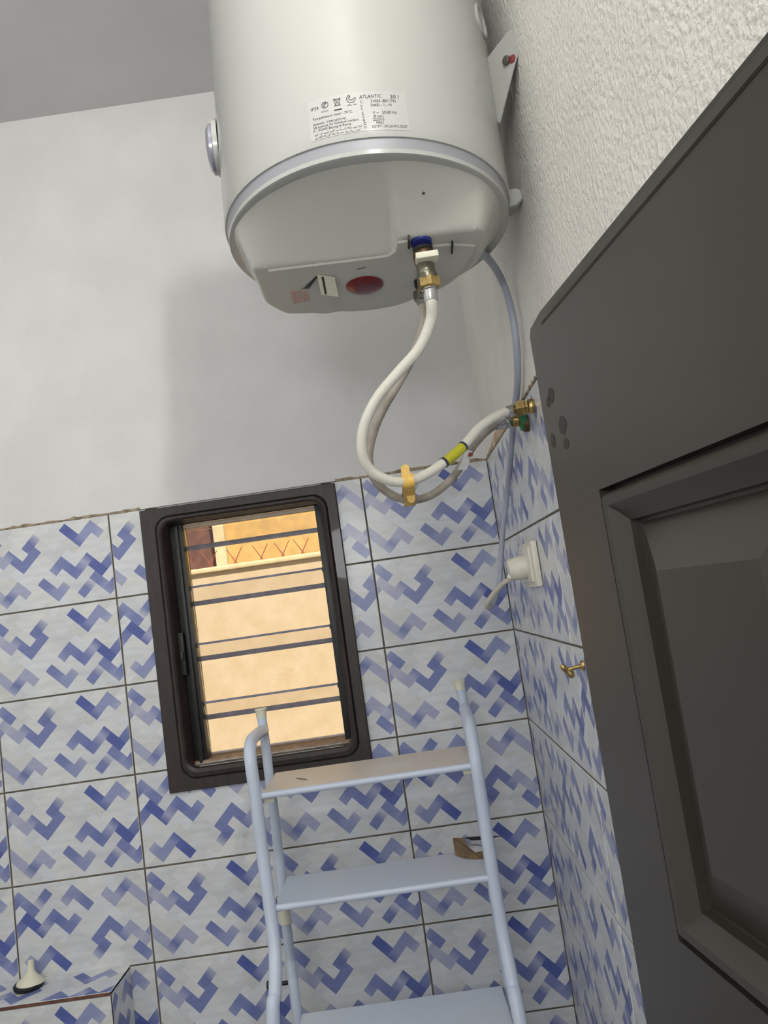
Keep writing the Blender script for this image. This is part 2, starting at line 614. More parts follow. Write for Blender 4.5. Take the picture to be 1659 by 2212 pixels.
# ragged dirty lip where the plaster meets the tiles
def lip(name, along, a0, a1, parent, seed):
    rr = random.Random(seed)
    bm = bmesh.new()
    n = int(abs(a1 - a0) / 0.012)
    prev = None
    for k in range(n + 1):
        t = a0 + (a1 - a0) * k / n
        zb, zt = 1.9995 - rr.random() * .0025, 2.0015 + rr.random() * .0045
        th = 0.0012 + rr.random() * .0012
        if along == 'x': q = [(t, -th, zb), (t, -th, zt), (t, 0.002, zt), (t, 0.002, zb)]
        else: q = [(-th, t, zb), (-th, t, zt), (0.002, t, zt), (0.002, t, zb)]
        q = [bm.verts.new(p) for p in q]
        if prev:
            for i in range(4):
                bm.faces.new((prev[i], prev[(i + 1) % 4], q[(i + 1) % 4], q[i]))
        prev = q
    bmesh.ops.recalc_face_normals(bm, faces=bm.faces)
    finish(name, bm, M_stain, parent)
lip('plaster_lip', 'x', -0.362, -0.002, wall_back, 1)
lip('plaster_lip', 'x', XL, -0.829, wall_back, 2)
lip('plaster_lip', 'y', -0.002, -0.90, wall_right, 3)

bm = bmesh.new()
prism(bm, [(-.0013, -.02, 1.9985), (-.0013, -.05, 2.006), (-.0013, -.12, 2.012), (-.0013, -.20, 2.022), (-.0013, -.26, 2.018), (-.0013, -.30, 2.030), (-.0013, -.36, 2.010), (-.0013, -.42, 1.9990), (-.0013, -.30, 1.9985)], (-.0006, 0, 0))
finish('stained_patch', bm, mat('stained_filler', (206, 188, 164), .85, c2=(184, 150, 116), vscale=22), wall_right)

# tiled ledge at the lower left
LX, LY, LZ = -0.960, -0.121, 0.990
bm = bmesh.new()
box(bm, (XL, LY + TH, 0), (LX - TH, 0.0, LZ - TH))
ledge = struct('wall_ledge', bm, M_grout, 'low tiled ledge jutting from the back wall at lower left')
RXT = Matrix.Rotation(-PI / 2, 4, 'X')   # face -y -> up (+z)
for k in range(3):
    x1 = LX - k * 0.302 - (0.0 if k == 0 else G)
    x0 = max(LX - (k + 1) * 0.302 + G, XL)
    if k == 2: x0 = XL
    put_tile(ledge, 0.3 - (x1 - x0), 0.3, 0.0, abs(LY) - .003, False, Matrix.Translation(((x0 + x1) / 2, LY / 2 + .001, LZ)) @ Matrix.Rotation(-PI / 2, 4, 'X'), (1, 1, 1))
    for (za, zb) in ((LZ - .0075, LZ - .2), (LZ - .203, LZ - .4)):
        put_tile(ledge, 0.3 - (x1 - x0), 0.3, 0, za - zb, k == 1, Matrix.Translation(((x0 + x1) / 2, LY, (za + zb) / 2)))
BX('clay_edge', (XL, LY - .0005, LZ - .0066), (LX, LY + .004, LZ - .0008), M_clay, ledge)
for (za, zb) in ((LZ - .0012, LZ - .2), (LZ - .203, LZ - .4)):
    put_tile(ledge, 0.05, 0.05 + abs(LY) - .004, 0, za - zb, True, Matrix.Translation((LX, LY / 2 - .001, (za + zb) / 2)) @ Matrix.Rotation(PI / 2, 4, 'Z'))

# ------------------------------------------------------------------ window
win = thing('window_1', 'small louvred window in a dark brown frame set in the tiled back wall', None, (-0.596, 0, 1.34), kind='structure')
FX0, FX1, FZ0, FZ1 = -0.829, -0.364, 1.345, 1.995
def ring_loft(name, loops, m, parent, smooth=35):
    """loops: list of closed point lists of the same length"""
    bm = bmesh.new()
    R = [[bm.verts.new(p) for p in lp] for lp in loops]
    n = len(R[0])
    for a, b in zip(R[:-1], R[1:]):
        for k in range(n):
            bm.faces.new((a[k], a[(k + 1) % n], b[(k + 1) % n], b[k]))
    bmesh.ops.recalc_face_normals(bm, faces=bm.faces)
    return finish(name, bm, m, parent, smooth)
def sq_loop(x0, x1, z0, z1, y, r, n=6):
    return [(x, y, z) for (x, z) in rrect(x0, x1, z0, z1, r, n)]
# flat outer board with a soft rounded inner edge, a bead and the reveal
ring_loft('frame_board', [
    sq_loop(FX0, FX1, FZ0, FZ1, 0.012, .002), sq_loop(FX0, FX1, FZ0, FZ1, -0.008, .002), sq_loop(FX0 + .002, FX1 - .002, FZ0 + .002, FZ1 - .002, -0.010, .002),
    sq_loop(-0.797, -0.387, 1.369, 1.975, -0.010, .034), sq_loop(-0.794, -0.390, 1.372, 1.972, -0.0065, .033)], M_wood, win)
ring_loft('frame_bead', [
    sq_loop(-0.7945, -0.3895, 1.3715, 1.9725, -0.0055, .033), sq_loop(-0.792, -0.392, 1.374, 1.970, -0.0125, .032), sq_loop(-0.786, -0.398, 1.3835, 1.964, -0.014, .030),
    sq_loop(-0.782, -0.402, 1.391, 1.960, -0.010, .028), sq_loop(-0.781, -0.403, 1.3945, 1.959, 0.004, .026), sq_loop(-0.776, -0.406, 1.3955, 1.956, 0.012, .016),
    sq_loop(-0.775, -0.407, 1.3955, 1.955, 0.105, .004)], M_wood, win)
BX('side_channel', (-0.774, 0.030, 1.388), (-0.744, 0.072, 1.955), M_darkmetal, win, .002)
BX('side_channel', (-0.4222, 0.030, 1.388), (-0.4065, 0.072, 1.955), M_darkmetal, win, .002)
BX('channel_rib', (-0.762, 0.018, 1.390), (-0.752, 0.031, 1.950), M_darkmetal, win, .002)
BX('head_strip', (-0.744, 0.040, 1.944), (-0.422, 0.060, 1.953), mat('pale_head_strip', (206, 186, 164), 0.5, var=.1), win, .001)
BX('sill_strip', (-0.7735, 0.018, 1.396), (-0.408, 0.100, 1.4020), mat('dusty_sill', (176, 150, 126), 0.8, c2=(140, 116, 96), vscale=60), win, .002)
bm = bmesh.new()
box(bm, (-0.778, 0.008, 1.60), (-0.764, 0.022, 1.70), .004)
box(bm, (-0.774, 0.000, 1.635), (-0.766, 0.012, 1.655), .002)
finish('louvre_handle', bm, M_black, win, 35)
# glass blades: six-inch blades on a 122 mm pitch, tops tipped inwards
def blade(zt, zb, top_strip):
    yt, yb = 0.046, 0.062
    bm = bmesh.new()
    prism(bm, [(-0.743, yt, zt), (-0.743, yt + .004, zt), (-0.743, yb + .004, zb), (-0.743, yb, zb)], (0.320, 0, 0))
    g = finish('glass_blade', bm, M_glass, win)
    if top_strip:
        bm = bmesh.new(); box(bm, (-0.7435, yt - .0015, zt - .0045), (-0.4225, yt + .0055, zt + .0005), .0008)
        finish('top_edge', bm, M_seal, g, 35)
        for xx in (-0.7475, -0.4250):
            bm = bmesh.new(); box(bm, (xx, yt - .007, zt - .010), (xx + .006, yt + .008, zt + .001), .001)
            finish('blade_clip', bm, M_darkmetal, g, 35)
    if zb > 1.41:
        bm = bmesh.new(); box(bm, (-0.7435, yb - .001, zb), (-0.4225, yb + .005, zb + .0115), .001)
        finish('bottom_edge', bm, M_seal, g, 35)
blade(1.955, 1.892, False)
blade(1.937, 1.757, False)
blade(1.8045, 1.625, True)
blade(1.668, 1.487, True)
blade(1.5305, 1.394, True)

# outside
bm = bmesh.new(); box(bm, (-4.0, 1.9, -0.4), (2.5, 2.05, 1.972))
bm2 = bm
bw = finish('boundary_wall', bm2, M_outwall, None)
tag(bw, 'tan rendered boundary wall outside the louvre window', 'wall', kind='structure')
BX('coping', (-4.0, 1.885, 1.958), (2.5, 2.065, 1.982), M_palepillar, bw, .006)
XC = [(-1.262, 0.0), (-1.144, 0.0), (-1.021, 0.0), (-0.893, 0.0), (-0.787, 0.0), (-0.690, 0.0)]
XL_ = ['crossed iron spikes at the left end of the row on the outside wall', 'second crossed iron spikes from the left on the outside wall',
       'third crossed iron spikes from the left on the outside wall', 'fourth crossed iron spikes from the left on the outside wall',
       'fifth crossed iron spikes from the left on the outside wall', 'crossed iron spikes at the right end of the row on the outside wall']
for (x, _), lb in zip(XC, XL_):
    t = thing('iron_spike_cross', lb, 'spikes', (x, 1.96, 1.975), group='crossed iron spikes along the outside wall')
    TUBE('spike', [(x - .014, 1.958, 1.975), (x + .038, 1.958, 2.062)], [.0028, .0018], M_spike, t, 8)
    TUBE('spike', [(x + .014, 1.963, 1.975), (x - .038, 1.963, 2.062)], [.0028, .0018], M_spike, t, 8)
nb = thing('neighbour_building', 'orange rendered building behind the spiked wall, seen through the window', 'building', (-1.0, 3.2, -0.4))
BX('wall', (-1.32, 3.2, -0.4), (2.5, 3.4, 4.5), M_orange, nb)
BX('pillar', (-1.388, 3.14, -0.4), (-1.314, 3.3, 4.5), M_palepillar, nb, .01)
BX('dark_recess', (-4.0, 3.45, -0.4), (-1.38, 3.6, 4.5), M_maroon, nb)
BX('eave', (-4.0, 2.95, 4.42), (2.5, 3.25, 4.50), M_palepillar, nb)
bm = bmesh.new(); box(bm, (-8, 0.15, -0.5), (6, 9, -0.4))
gd = finish('outdoor_ground', bm, M_ground, None); tag(gd, 'dusty ground outside the window', 'ground', kind='structure')

# ------------------------------------------------------------------ water heater (its own tilted frame: z along the tank)
HR = 0.194
az = Vector((0.0323, 0.0577, 1)).normalized()
ax_ = (Vector((1, 0, 0)) - az * az.x).normalized()
ay_ = az.cross(ax_)
HROT = Matrix((ax_, ay_, az)).transposed()
heater = thing('water_heater', 'white cylindrical electric water heater hung on the right wall below the ceiling', 'water heater', (-0.219, -0.797, 2.211), HROT)
HM = MW[heater.name]
def H(x, y, z): return HM @ Vector((x, y, z))
HT = 0.40
prof = [(0.0, HR - .03), (0.0, HR - .0006), (0.0015, HR)]
prof += [(z, HR) for z in (0.02, 0.1, 0.2, 0.3, HT - .045)]
for k in range(1, 9):
    a = PI / 2 * k / 8
    prof.append((HT - .045 + .045 * math.sin(a), HR - .045 + .045 * math.cos(a)))
prof.append((HT + .004, 0.06)); prof.append((HT + .005, 0.001))
LATHE('tank_body', (0, 0, 0), (0, 0, 1), prof, M_enamel, heater, 96, world=False)
LATHE('silver_band', (0, 0, -0.0130), (0, 0, 1), [(0, HR - .02), (0, HR - .0042), (.0130, HR - .0025), (.0130, HR - .02)], M_silver, heater, 96, world=False)
LATHE('rim_lip', (0, 0, -0.0188), (0, 0, 1), [(0.003, HR - .03), (0, HR - .007), (.001, HR - .0045), (.006, HR - .004), (.006, HR - .02)], M_enamel, heater, 96, world=False)

def sm(t):
    t = max(0.0, min(1.0, t))
    return t * t * (3 - 2 * t)
CAPD = 0.0535
RHO = [(-60, .186), (-30, .160), (-12, .142), (0, .132), (25, .112), (55, .100), (80, .105), (100, .108), (115, .112), (130, .132), (148, .160), (165, .161), (180, .160), (220, .186), (300, .186)]
def rho(th):
    d = math.degrees(th)
    while d < -60: d += 360
    while d > 300: d -= 360
    for (a, ra), (b, rb) in zip(RHO[:-1], RHO[1:]):
        if a <= d <= b:
            t = sm((d - a) / (b - a))
            return ra + (rb - ra) * t
    return .186
CR = 0.1865
def capz(x, y):
    r = math.hypot(x, y)
    th = math.atan2(y, x)
    ycl = -0.052 + (-0.036) * sm((x - .026) / .012)
    ynear = -math.sqrt(max(CR * CR - x * x, 0.0))
    s = (y - ynear) / max(ycl - ynear, 0.01)
    s = max(0.0, min(1.0, s))
    gy = 0.20 * s + 0.80 * s ** 1.7
    gl = .25 * sm((x + .185) / .02) + .75 * sm((x + .172) / .018)
    ro = rho(th)
    gr = 1.0 if r < ro else sm(1 - (r - ro) / max(CR - ro, .004))
    edge = sm((CR - r) / .010) * .25 + .75 if r > CR - .01 else 1.0
    return -CAPD * min(gy, gl, gr) * edge
bm = bmesh.new()
NA, NR = 160, 64
c0 = bm.verts.new((0, 0, -.0145 + capz(0, 0)))
rings = []
for q in range(1, NR + 1):
    r = CR * (q / NR)
    rings.append([bm.verts.new((r * math.cos(2 * PI * k / NA), r * math.sin(2 * PI * k / NA), (-.0145 if q < NR else -.0140) + capz(r * math.cos(2 * PI * k / NA), r * math.sin(2 * PI * k / NA)))) for k in range(NA)])
for k in range(NA):
    bm.faces.new((c0, rings[0][(k + 1) % NA], rings[0][k]))
for q in range(NR - 1):
    for k in range(NA):
        bm.faces.new((rings[q][k], rings[q][(k + 1) % NA], rings[q + 1][(k + 1) % NA], rings[q + 1][k]))
bmesh.ops.recalc_face_normals(bm, faces=bm.faces)
finish('bottom_cap', bm, M_capplastic, heater, 40, world=False)
# flat service cover let into the deepest part of the cap
zc = -.0145 - CAPD
cover = []
for d in range(-20, 156, 5):
    a = math.radians(d)
    r = rho(a) - .006
    cover.append((r * math.cos(a), r * math.sin(a), zc + .001))
cover += [(-0.151, 0.03, zc + .001), (-0.145, -0.010, zc + .001), (-0.137, -0.047, zc + .001), (0.020, -0.049, zc + .001), (0.030, -0.060, zc + .001), (0.034, -0.080, zc + .001), (0.047, -0.082, zc + .001), (0.047, -0.064, zc + .001), (0.101, -0.060, zc + .001)]
cov = PRISM('service_cover', cover, (0, 0, -.0035), M_capplastic, heater, .0009, world=False)
zf = zc - .0027
def flat(name, pts, m, parent, z0=zf, th=.0006):
    return PRISM(name, [(x, y, z0) for (x, y) in pts], (0, 0, -th), m, parent, world=False)
LATHE('power_lens', (-.0141, .0233, zf + .001), (0, 0, -1), [(0, .0262), (.002, .0262), (.0045, .022), (.0062, .012), (.0066, .001)], M_red, heater, 40, world=False)
flat('notch', [(.0465, -.090), (.0487, -.090), (.0487, -.066), (.0465, -.066)], M_black, heater, zc + .012, .0165)
flat('notch', [(.1020, -.066), (.1044, -.066), (.1052, -.040), (.1028, -.040)], M_black, heater, zc + .012, .0165)
flat('rating_sticker', [(-.1034, .0122), (-.0764, -.0234), (-.0745, -.0225), (-.0900, .0150)], M_sticker, heater)
bm = bmesh.new()
for k in range(4):
    t = .15 + k * .2
    ax0, ay0 = -.1000 + .0080 * t * 1.4, .0115 + .001 * t
    bx0, by0 = -.0765 + .0012 * t, -.0205 + .0030 * t
    dx, dy = bx0 - ax0, by0 - ay0
    L = math.hypot(dx, dy); nx, ny = -dy / L * .0006, dx / L * .0006
    prism(bm, [(ax0 + nx, ay0 + ny, zf - .0006), (bx0 + nx, by0 + ny, zf - .0006), (bx0 - nx, by0 - ny, zf - .0006), (ax0 - nx, ay0 - ny, zf - .0006)], (0, 0, -.0002))
finish('sticker_lines', bm, M_ink, heater, False, world=False)
# half-peeled warning sticker hanging down a little
bm = bmesh.new()
prism(bm, [(-.0754, -.0234, zf), (-.0528, -.0128, zf - .001), (-.0521, .0277, zf - .010), (-.0750, .0165, zf - .009)], (0, 0, -.0005))
finish('peeling_sticker', bm, M_creamtag, heater, False, world=False)
bm = bmesh.new()
prism(bm, [(-.0700, -.0195, zf - .0016), (-.0672, -.0182, zf - .0018), (-.0672, .0175, zf - .0098), (-.0698, .0162, zf - .0096)], (0, 0, -.0002))
finish('sticker_stripe', bm, M_darkgrey, heater, False, world=False)
flat('faded_sticker', [(-.1168, .0158), (-.0944, .0172), (-.0934, .0502), (-.1180, .0543)], M_pink, heater)
bm = bmesh.new()
for xx in (-.1105, -.1020):
    prism(bm, [(xx, .017, zf - .0006), (xx + .0014, .017, zf - .0006), (xx + .0014, .052, zf - .0006), (xx, .052, zf - .0006)], (0, 0, -.0002))
finish('sticker_gap', bm, M_sticker, heater, False, world=False)
flat('moulded_slot', [(-.022, -.026), (-.010, -.0285), (-.010, -.0275), (-.022, -.025)], M_darkgrey, heater, zf, .0004)
# rust mark on the slope
LATHE('rust_mark', (.068, -.140, -.0435), (0, -.5, -1), [(0, .0022), (.0006, .0016)], M_bronze, heater, 8, world=False)

# cold inlet collar, hot outlet
LATHE('cold_collar', (.0635, -.0735, zc + .006), (0, 0, -1), [(0, .0130), (.002, .0136), (.0078, .0136), (.0095, .0124), (.0095, .010)], M_blue, heater, 32, world=False)
LATHE('hot_outlet', H(.066, .030, zc + .004), (0, 0, -1), [(0, .0115), (.014, .0115), (.014, .0100), (.0275, .0100)], M_black, heater, 20)

# thermometer dial on the left side, badge on the right
th = math.radians(184)
d = Vector((math.cos(th), math.sin(th), 0))
dial = LATHE('dial_ring', d * (HR - .002) + Vector((0, 0, .138)), d, [(0, .037), (.0065, .037), (.008, .034), (.008, .01)], M_enamel, heater, 40, world=False)
o_ = LATHE('dial_lens', d * (HR + .004) + Vector((0, 0, .136)), d, [(0, .033), (.006, .033), (.010, .028), (.012, .016), (.0125, .001)], M_lens, dial, 40, world=False)
th = math.radians(-23)
d = Vector((math.cos(th), math.sin(th), 0))
bd = LATHE('plug_ring', d * (HR - .003) + Vector((0, 0, .233)), d, [(0, .022), (.004, .022), (.005, .020), (.0045, .017), (.002, .016), (.002, .002)], M_enamel, heater, 32, world=False)

# wall bracket on the near side
brk = PRISM('wall_bracket', [(-.0037, -.8904, 2.4022), (-.0018, -.8930, 2.3960), (-.0016, -.8931, 2.3881), (-.002, -.8925, 2.3629), (-.0082, -.8847, 2.3504), (-.0304, -.857, 2.2985), (-.0392, -.846, 2.31), (-.0392, -.846, 2.3905), (-.0192, -.871, 2.3984), (-.009, -.8838, 2.4025)], (.0012, .0015, 0), M_enamel, heater, .0005)
PRISM('wall_flange', [(0.0, -.8931, 2.3940), (0.0, -.8925, 2.3629), (0.0, -.83, 2.345), (0.0, -.82, 2.39)], (-.002, 0, 0), M_enamel, heater, .0005)
LATHE('bracket_screw', (-.0125, -.8795, 2.367), (-.78, -.62, 0), [(-.003, .0045), (.002, .0062), (.004, .0058), (.0045, .003)], M_dullchrome, brk, 12)
LATHE('wall_plug', (-.0074, -.8857, 2.3640), (-.78, -.62, 0), [(-.002, .0058), (.0012, .0052), (.002, .003)], mat('red_wall_plug', (140, 52, 56), .5, var=.1), brk, 12)
bm = bmesh.new()
prism(bm, [(-.0215, -.79, 2.241), (-.0063, -.79, 2.2415), (-.0022, -.79, 2.236), (-.0022, -.79, 2.224), (-.0135, -.79, 2.2165), (-.0290, -.79, 2.2145), (-.040, -.79, 2.205), (-.045, -.79, 2.215), (-.034, -.79, 2.228)], (0, .03, 0))
bmesh.ops.bevel(bm, geom=list(bm.edges), offset=.0012, segments=2, affect='EDGES')
finish('lower_spacer', bm, M_enamel, heater, 35)

# rating label wrapped on the tank
def wrap(x, z, off):
    """x: arc metres measured from the left edge of the label, z height"""
    a = math.radians(-106.6) + x / HR
    return Vector(((HR + off) * math.cos(a), (HR + off) * math.sin(a), z))
bm = bmesh.new()
LW = math.radians(106.6 - 72.8) * HR
n = 24
prev = None
for k in range(n + 1):
    q = [bm.verts.new(wrap(LW * k / n, .0075, .0003)), bm.verts.new(wrap(LW * k / n, .0575, .0003))]
    if prev: bm.faces.new((prev[0], q[0], q[1], prev[1]))
    prev = q
label = finish('rating_label', bm, M_sticker, heater, True, world=False)
TXT = bmesh.new()
def text(s, x, z, size, sx=1.0):
    cu = bpy.data.curves.new('t', 'FONT')
    cu.body = s
    cu.size = size
    cu.resolution_u = 2
    ob = bpy.data.objects.new('t', cu)
    me = ob.to_mesh()
    tb = bmesh.new(); tb.from_mesh(me)
    ob.to_mesh_clear()
    for v in tb.verts:
        v.co = wrap(x + v.co.x * sx, z + v.co.y, .0006)
    tm = bpy.data.meshes.new('t'); tb.to_mesh(tm); tb.free()
    TXT.from_mesh(tm)
    bpy.data.meshes.remove(tm)
    bpy.data.objects.remove(ob)
    bpy.data.curves.remove(cu)
def stroke(pts, wd, closed=False):
    P = pts + ([pts[0]] if closed else [])
    for (x0, z0), (x1, z1) in zip(P[:-1], P[1:]):
        L = math.hypot(x1 - x0, z1 - z0) or 1e-6
        nx, nz = -(z1 - z0) / L * wd / 2, (x1 - x0) / L * wd / 2
        ex, ez = (x1 - x0) / L * wd * .3, (z1 - z0) / L * wd * .3
        TXT.faces.new([TXT.verts.new(wrap(a, b, .0006)) for (a, b) in ((x0 - ex - nx, z0 - ez - nz), (x1 + ex - nx, z1 + ez - nz), (x1 + ex + nx, z1 + ez + nz), (x0 - ex + nx, z0 - ez + nz))])
T0 = .0075
text('IP24', .003, T0 + .0375, .0056)
def circ(cx, cz, r, n=16, a0=0, a1=360): return [(cx + r * math.cos(math.radians(a0 + (a1 - a0) * k / n)), cz + r * math.sin(math.radians(a0 + (a1 - a0) * k / n))) for k in range(n + 1)]
stroke(circ(.0205, T0 + .041, .0038), .0007)
stroke(circ(.0205, T0 + .041, .0020, 10, 60, 240), .0007)
stroke([(.0190, T0 + .0385), (.0225, T0 + .0440)], .0007)
text('85/2010', .0155, T0 + .0322, .0026)
stroke([(.0316, T0 + .0445), (.0330, T0 + .0370), (.0368, T0 + .0370), (.0382, T0 + .0445)], .0007)
stroke([(.0308, T0 + .0447), (.0390, T0 + .0447)], .0009)
stroke([(.0312, T0 + .0362), (.0386, T0 + .0462)], .0006)
stroke([(.0386, T0 + .0362), (.0312, T0 + .0462)], .0006)
stroke([(.0310, T0 + .0315), (.0392, T0 + .0315)], .0016)
stroke(circ(.0510, T0 + .0425, .0050, 14, 110, 350), .0007)
stroke(circ(.0512, T0 + .0435, .0028, 12, 130, 330), .0007)
stroke([(.0493, T0 + .0472), (.0500, T0 + .0452), (.0494, T0 + .0440)], .0006)
stroke([(.0536, T0 + .0424), (.0562, T0 + .0432), (.0558, T0 + .0410)], .0006)
text('0085 - 826', .0458, T0 + .0338, .0026)
text('Température maxi : 70°C', .004, T0 + .0248, .0045)
text('Atlantic  International', .004, T0 + .0182, .0044)
text('58 avenue du Général Leclerc', .004, T0 + .0140, .0044)
text('F - 92340 Bourg la Reine', .004, T0 + .0098, .0044)
rr = random.Random(5)
for zz in (T0 + .0058, T0 + .0018):
    x = .005
    while x < .056:
        n_ = rr.randint(2, 5)
        pts = [(x, zz)]
        for k in range(n_):
            x += .0011
            pts.append((x, zz + rr.choice((-.0006, 0, .0003, .0014))))
        stroke(pts, .0005)
        if rr.random() < .6: stroke([(x - .001, zz + .0022), (x - .0006, zz + .0022)], .0005)
        x += .0016
text('ATLANTIC', .0605, T0 + .0410, .0062, .86)
text('30 l', .0955, T0 + .0400, .0068, 1.05)
text('C       31003 (831176)', .0605, T0 + .0352, .0050, .92)
text('V       D400 - 1 - M', .0605, T0 + .0300, .0050, .92)
text('T', .0605, T0 + .0255, .0048)
text('2        V ~   50/60 Hz', .0612, T0 + .0205, .0050, .92)
text('0        (8 bar)', .0616, T0 + .0160, .0048, .92)
text('R       222015', .0618, T0 + .0118, .0048, .92)
text('D         MED', .0620, T0 + .0077, .0048, .92)
text('M      EGYPT / ATLANTIC ECET', .0622, T0 + .0030, .0046, .80)
finish('label_print', TXT, M_ink, label, False, world=False)

# ------------------------------------------------------------------ safety valve under the cold inlet
VX, VY = -0.1562, -0.862
valve = thing('safety_valve', 'brass safety valve with a cream lever under the blue inlet collar', 'valve', (VX, VY, 2.085))
LATHE('insulating_sleeve', (VX, VY, 2.168), (0, 0, -1), [(0, .0150), (.010, .0138), (.030, .0128), (.030, .010)], M_darkgrey, valve, 24)
LATHE('union_body', (VX, VY, 2.139), (0, 0, -1), [(0, .0118), (.004, .0136), (.010, .0138), (.018, .0126), (.018, .009)], M_bronze, valve, 24)
BX('relief_lever', (VX - .012, VY - .024, 2.1188), (VX + .0165, VY - .002, 2.1268), M_creamtag, valve, .0012)
bm = bmesh.new()
lathe(bm, (VX, VY, 2.120), (0, 0, -1), [(0, .0118), (.012, .0118), (.016, .0132), (.022, .0132), (.024, .0105)], 20)
lathe(bm, (VX, VY, 2.108), (-.3, -1, 0), [(.004, .0042), (.0125, .0042), (.0130, .0030)], 10)
finish('valve_body', bm, M_greymetal, valve, 35)
LATHE('hex_nut', (VX + .001, VY, 2.1005), (0, 0, -1), [(0, .0130), (.001, .0152), (.0120, .0152), (.0135, .0136), (.0135, .0100)], M_brass, valve, 6, smooth=False, phase=.35)

# ------------------------------------------------------------------ hoses
h1 = [(-0.1553, -0.862, 2.0800), (-0.1556, -0.862, 2.0700), (-0.1583, -0.8487, 2.0517), (-0.1766, -0.8323, 2.0228), (-0.2089, -0.816, 1.9981), (-0.2408, -0.7997, 1.9725), (-0.2634, -0.7833, 1.9414), (-0.2717, -0.767, 1.9104), (-0.2643, -0.7507, 1.8861), (-0.2409, -0.7343, 1.8702), (-0.2149, -0.718, 1.8675), (-0.1865, -0.7017, 1.8761), (-0.1522, -0.6853, 1.8946), (-0.1238, -0.669, 1.9146), (-0.0933, -0.6527, 1.9422), (-0.0598, -0.6363, 1.9615), (-0.0346, -0.622, 1.9692)]
h2 = [(-0.1587, -0.77, 2.1068), (-0.16, -0.756, 2.0866), (-0.1789, -0.742, 2.0465), (-0.2036, -0.728, 2.0134), (-0.2322, -0.714, 1.9801), (-0.2516, -0.7, 1.9516), (-0.2644, -0.686, 1.918), (-0.2629, -0.672, 1.8886), (-0.2463, -0.658, 1.8657), (-0.2168, -0.644, 1.8504), (-0.1803, -0.63, 1.8541), (-0.1437, -0.616, 1.8763), (-0.1205, -0.602, 1.9012), (-0.0961, -0.588, 1.9305), (-0.0644, -0.574, 1.9556), (-0.037, -0.56, 1.9633)]
hose1 = thing('water_hose', 'white braided hose, front one of the pair, with a yellow tape sleeve', 'hose', (VX, VY, 2.08), group='water hoses under the heater')
S1 = spline(h1, 8)
TUBE('braided_tube', S1, .0073, M_braid_w, hose1, 16)
LATHE('top_ferrule', (VX + .0008, VY, 2.0885), (0, 0.02, -1), [(0, .0105), (.003, .0106), (.004, .0090), (.017, .0088), (.019, .0076)], M_chrome, hose1, 20)
dv = Vector(h1[-1]) - Vector(h1[-2])
LATHE('end_ferrule', Vector(h1[-1]) - dv.normalized() * .012, dv, [(0, .0076), (.003, .0088), (.018, .0088), (.019, .0080), (.022, .0080)], M_chrome, hose1, 20)
def sub(S, t0, t1):
    n = len(S); return S[int(n * t0):int(n * t1) + 1]
def nearest(S, p):
    p = Vector(p); return min(range(len(S)), key=lambda k: (S[k] - p).length)
ia = nearest(S1, (-0.1522, -0.6853, 1.8946)); ib = nearest(S1, (-0.1238, -0.669, 1.9146))
tp = TUBE('tape_sleeve', S1[ia - 1:ib + 1], .0079, M_tape, hose1, 18)
TUBE('tape_band', [S1[ia - 1] - (S1[ia] - S1[ia - 1]) * .5, S1[ia - 1] + (S1[ia] - S1[ia - 1]) * .3], .0082, mat('navy_band', (58, 62, 84), .5, var=.1), hose1, 18)
TUBE('tape_band', [S1[ib] - (S1[ib] - S1[ib - 1]) * .3, S1[ib] + (S1[ib] - S1[ib - 1]) * .5], .0082, bpy.data.materials['navy_band'], hose1, 18)
hose2 = thing('water_hose', 'worn grey braided hose, rear one of the pair, with a small white tag', 'hose', (-0.159, -0.767, 2.11), group='water hoses under the heater')
S2_ = spline(h2, 8)
TUBE('braided_tube', S2_, .0063, M_braid_g, hose2, 16)
LATHE('top_nut', (-0.1588, -0.769, 2.124), (0, 0, -1), [(0, .0095), (.001, .0112), (.014, .0112), (.016, .0095), (.021, .0072)], M_dullchrome, hose2, 6, smooth=False)
dv = Vector((-.030, -.556, 1.9650)) - Vector(h2[-1])
LATHE('end_ferrule', Vector(h2[-1]) - dv.normalized() * .022, dv, [(0, .0066), (.003, .0074), (.020, .0074), (.020, .006)], M_chrome, hose2, 20)
LATHE('end_nut', Vector(h2[-1]) - dv.normalized() * .002, dv, [(0, .0090), (.001, .0106), (.010, .0106), (.012, .0090)], M_chrome, hose2, 6, smooth=False)
it = nearest(S2_, (-0.1205, -0.602, 1.9012))
tube_pts = S2_[it - 3:it + 4]
bm = bmesh.new()
prism(bm, [(-.132, -.618, 1.8890), (-.118, -.618, 1.8870), (-.104, -.614, 1.9150), (-.113, -.614, 1.9200)], (.0, .0008, 0))
tg = finish('paper_tag', bm, M_paper, hose2, False)
bm = bmesh.new()
prism(bm, [(-.1130, -.6190, 1.9080), (-.1060, -.6190, 1.9065), (-.1040, -.6190, 1.9110), (-.1100, -.6190, 1.9140)], (0, .0005, 0))
finish('red_mark', bm, M_spike, tg, False)

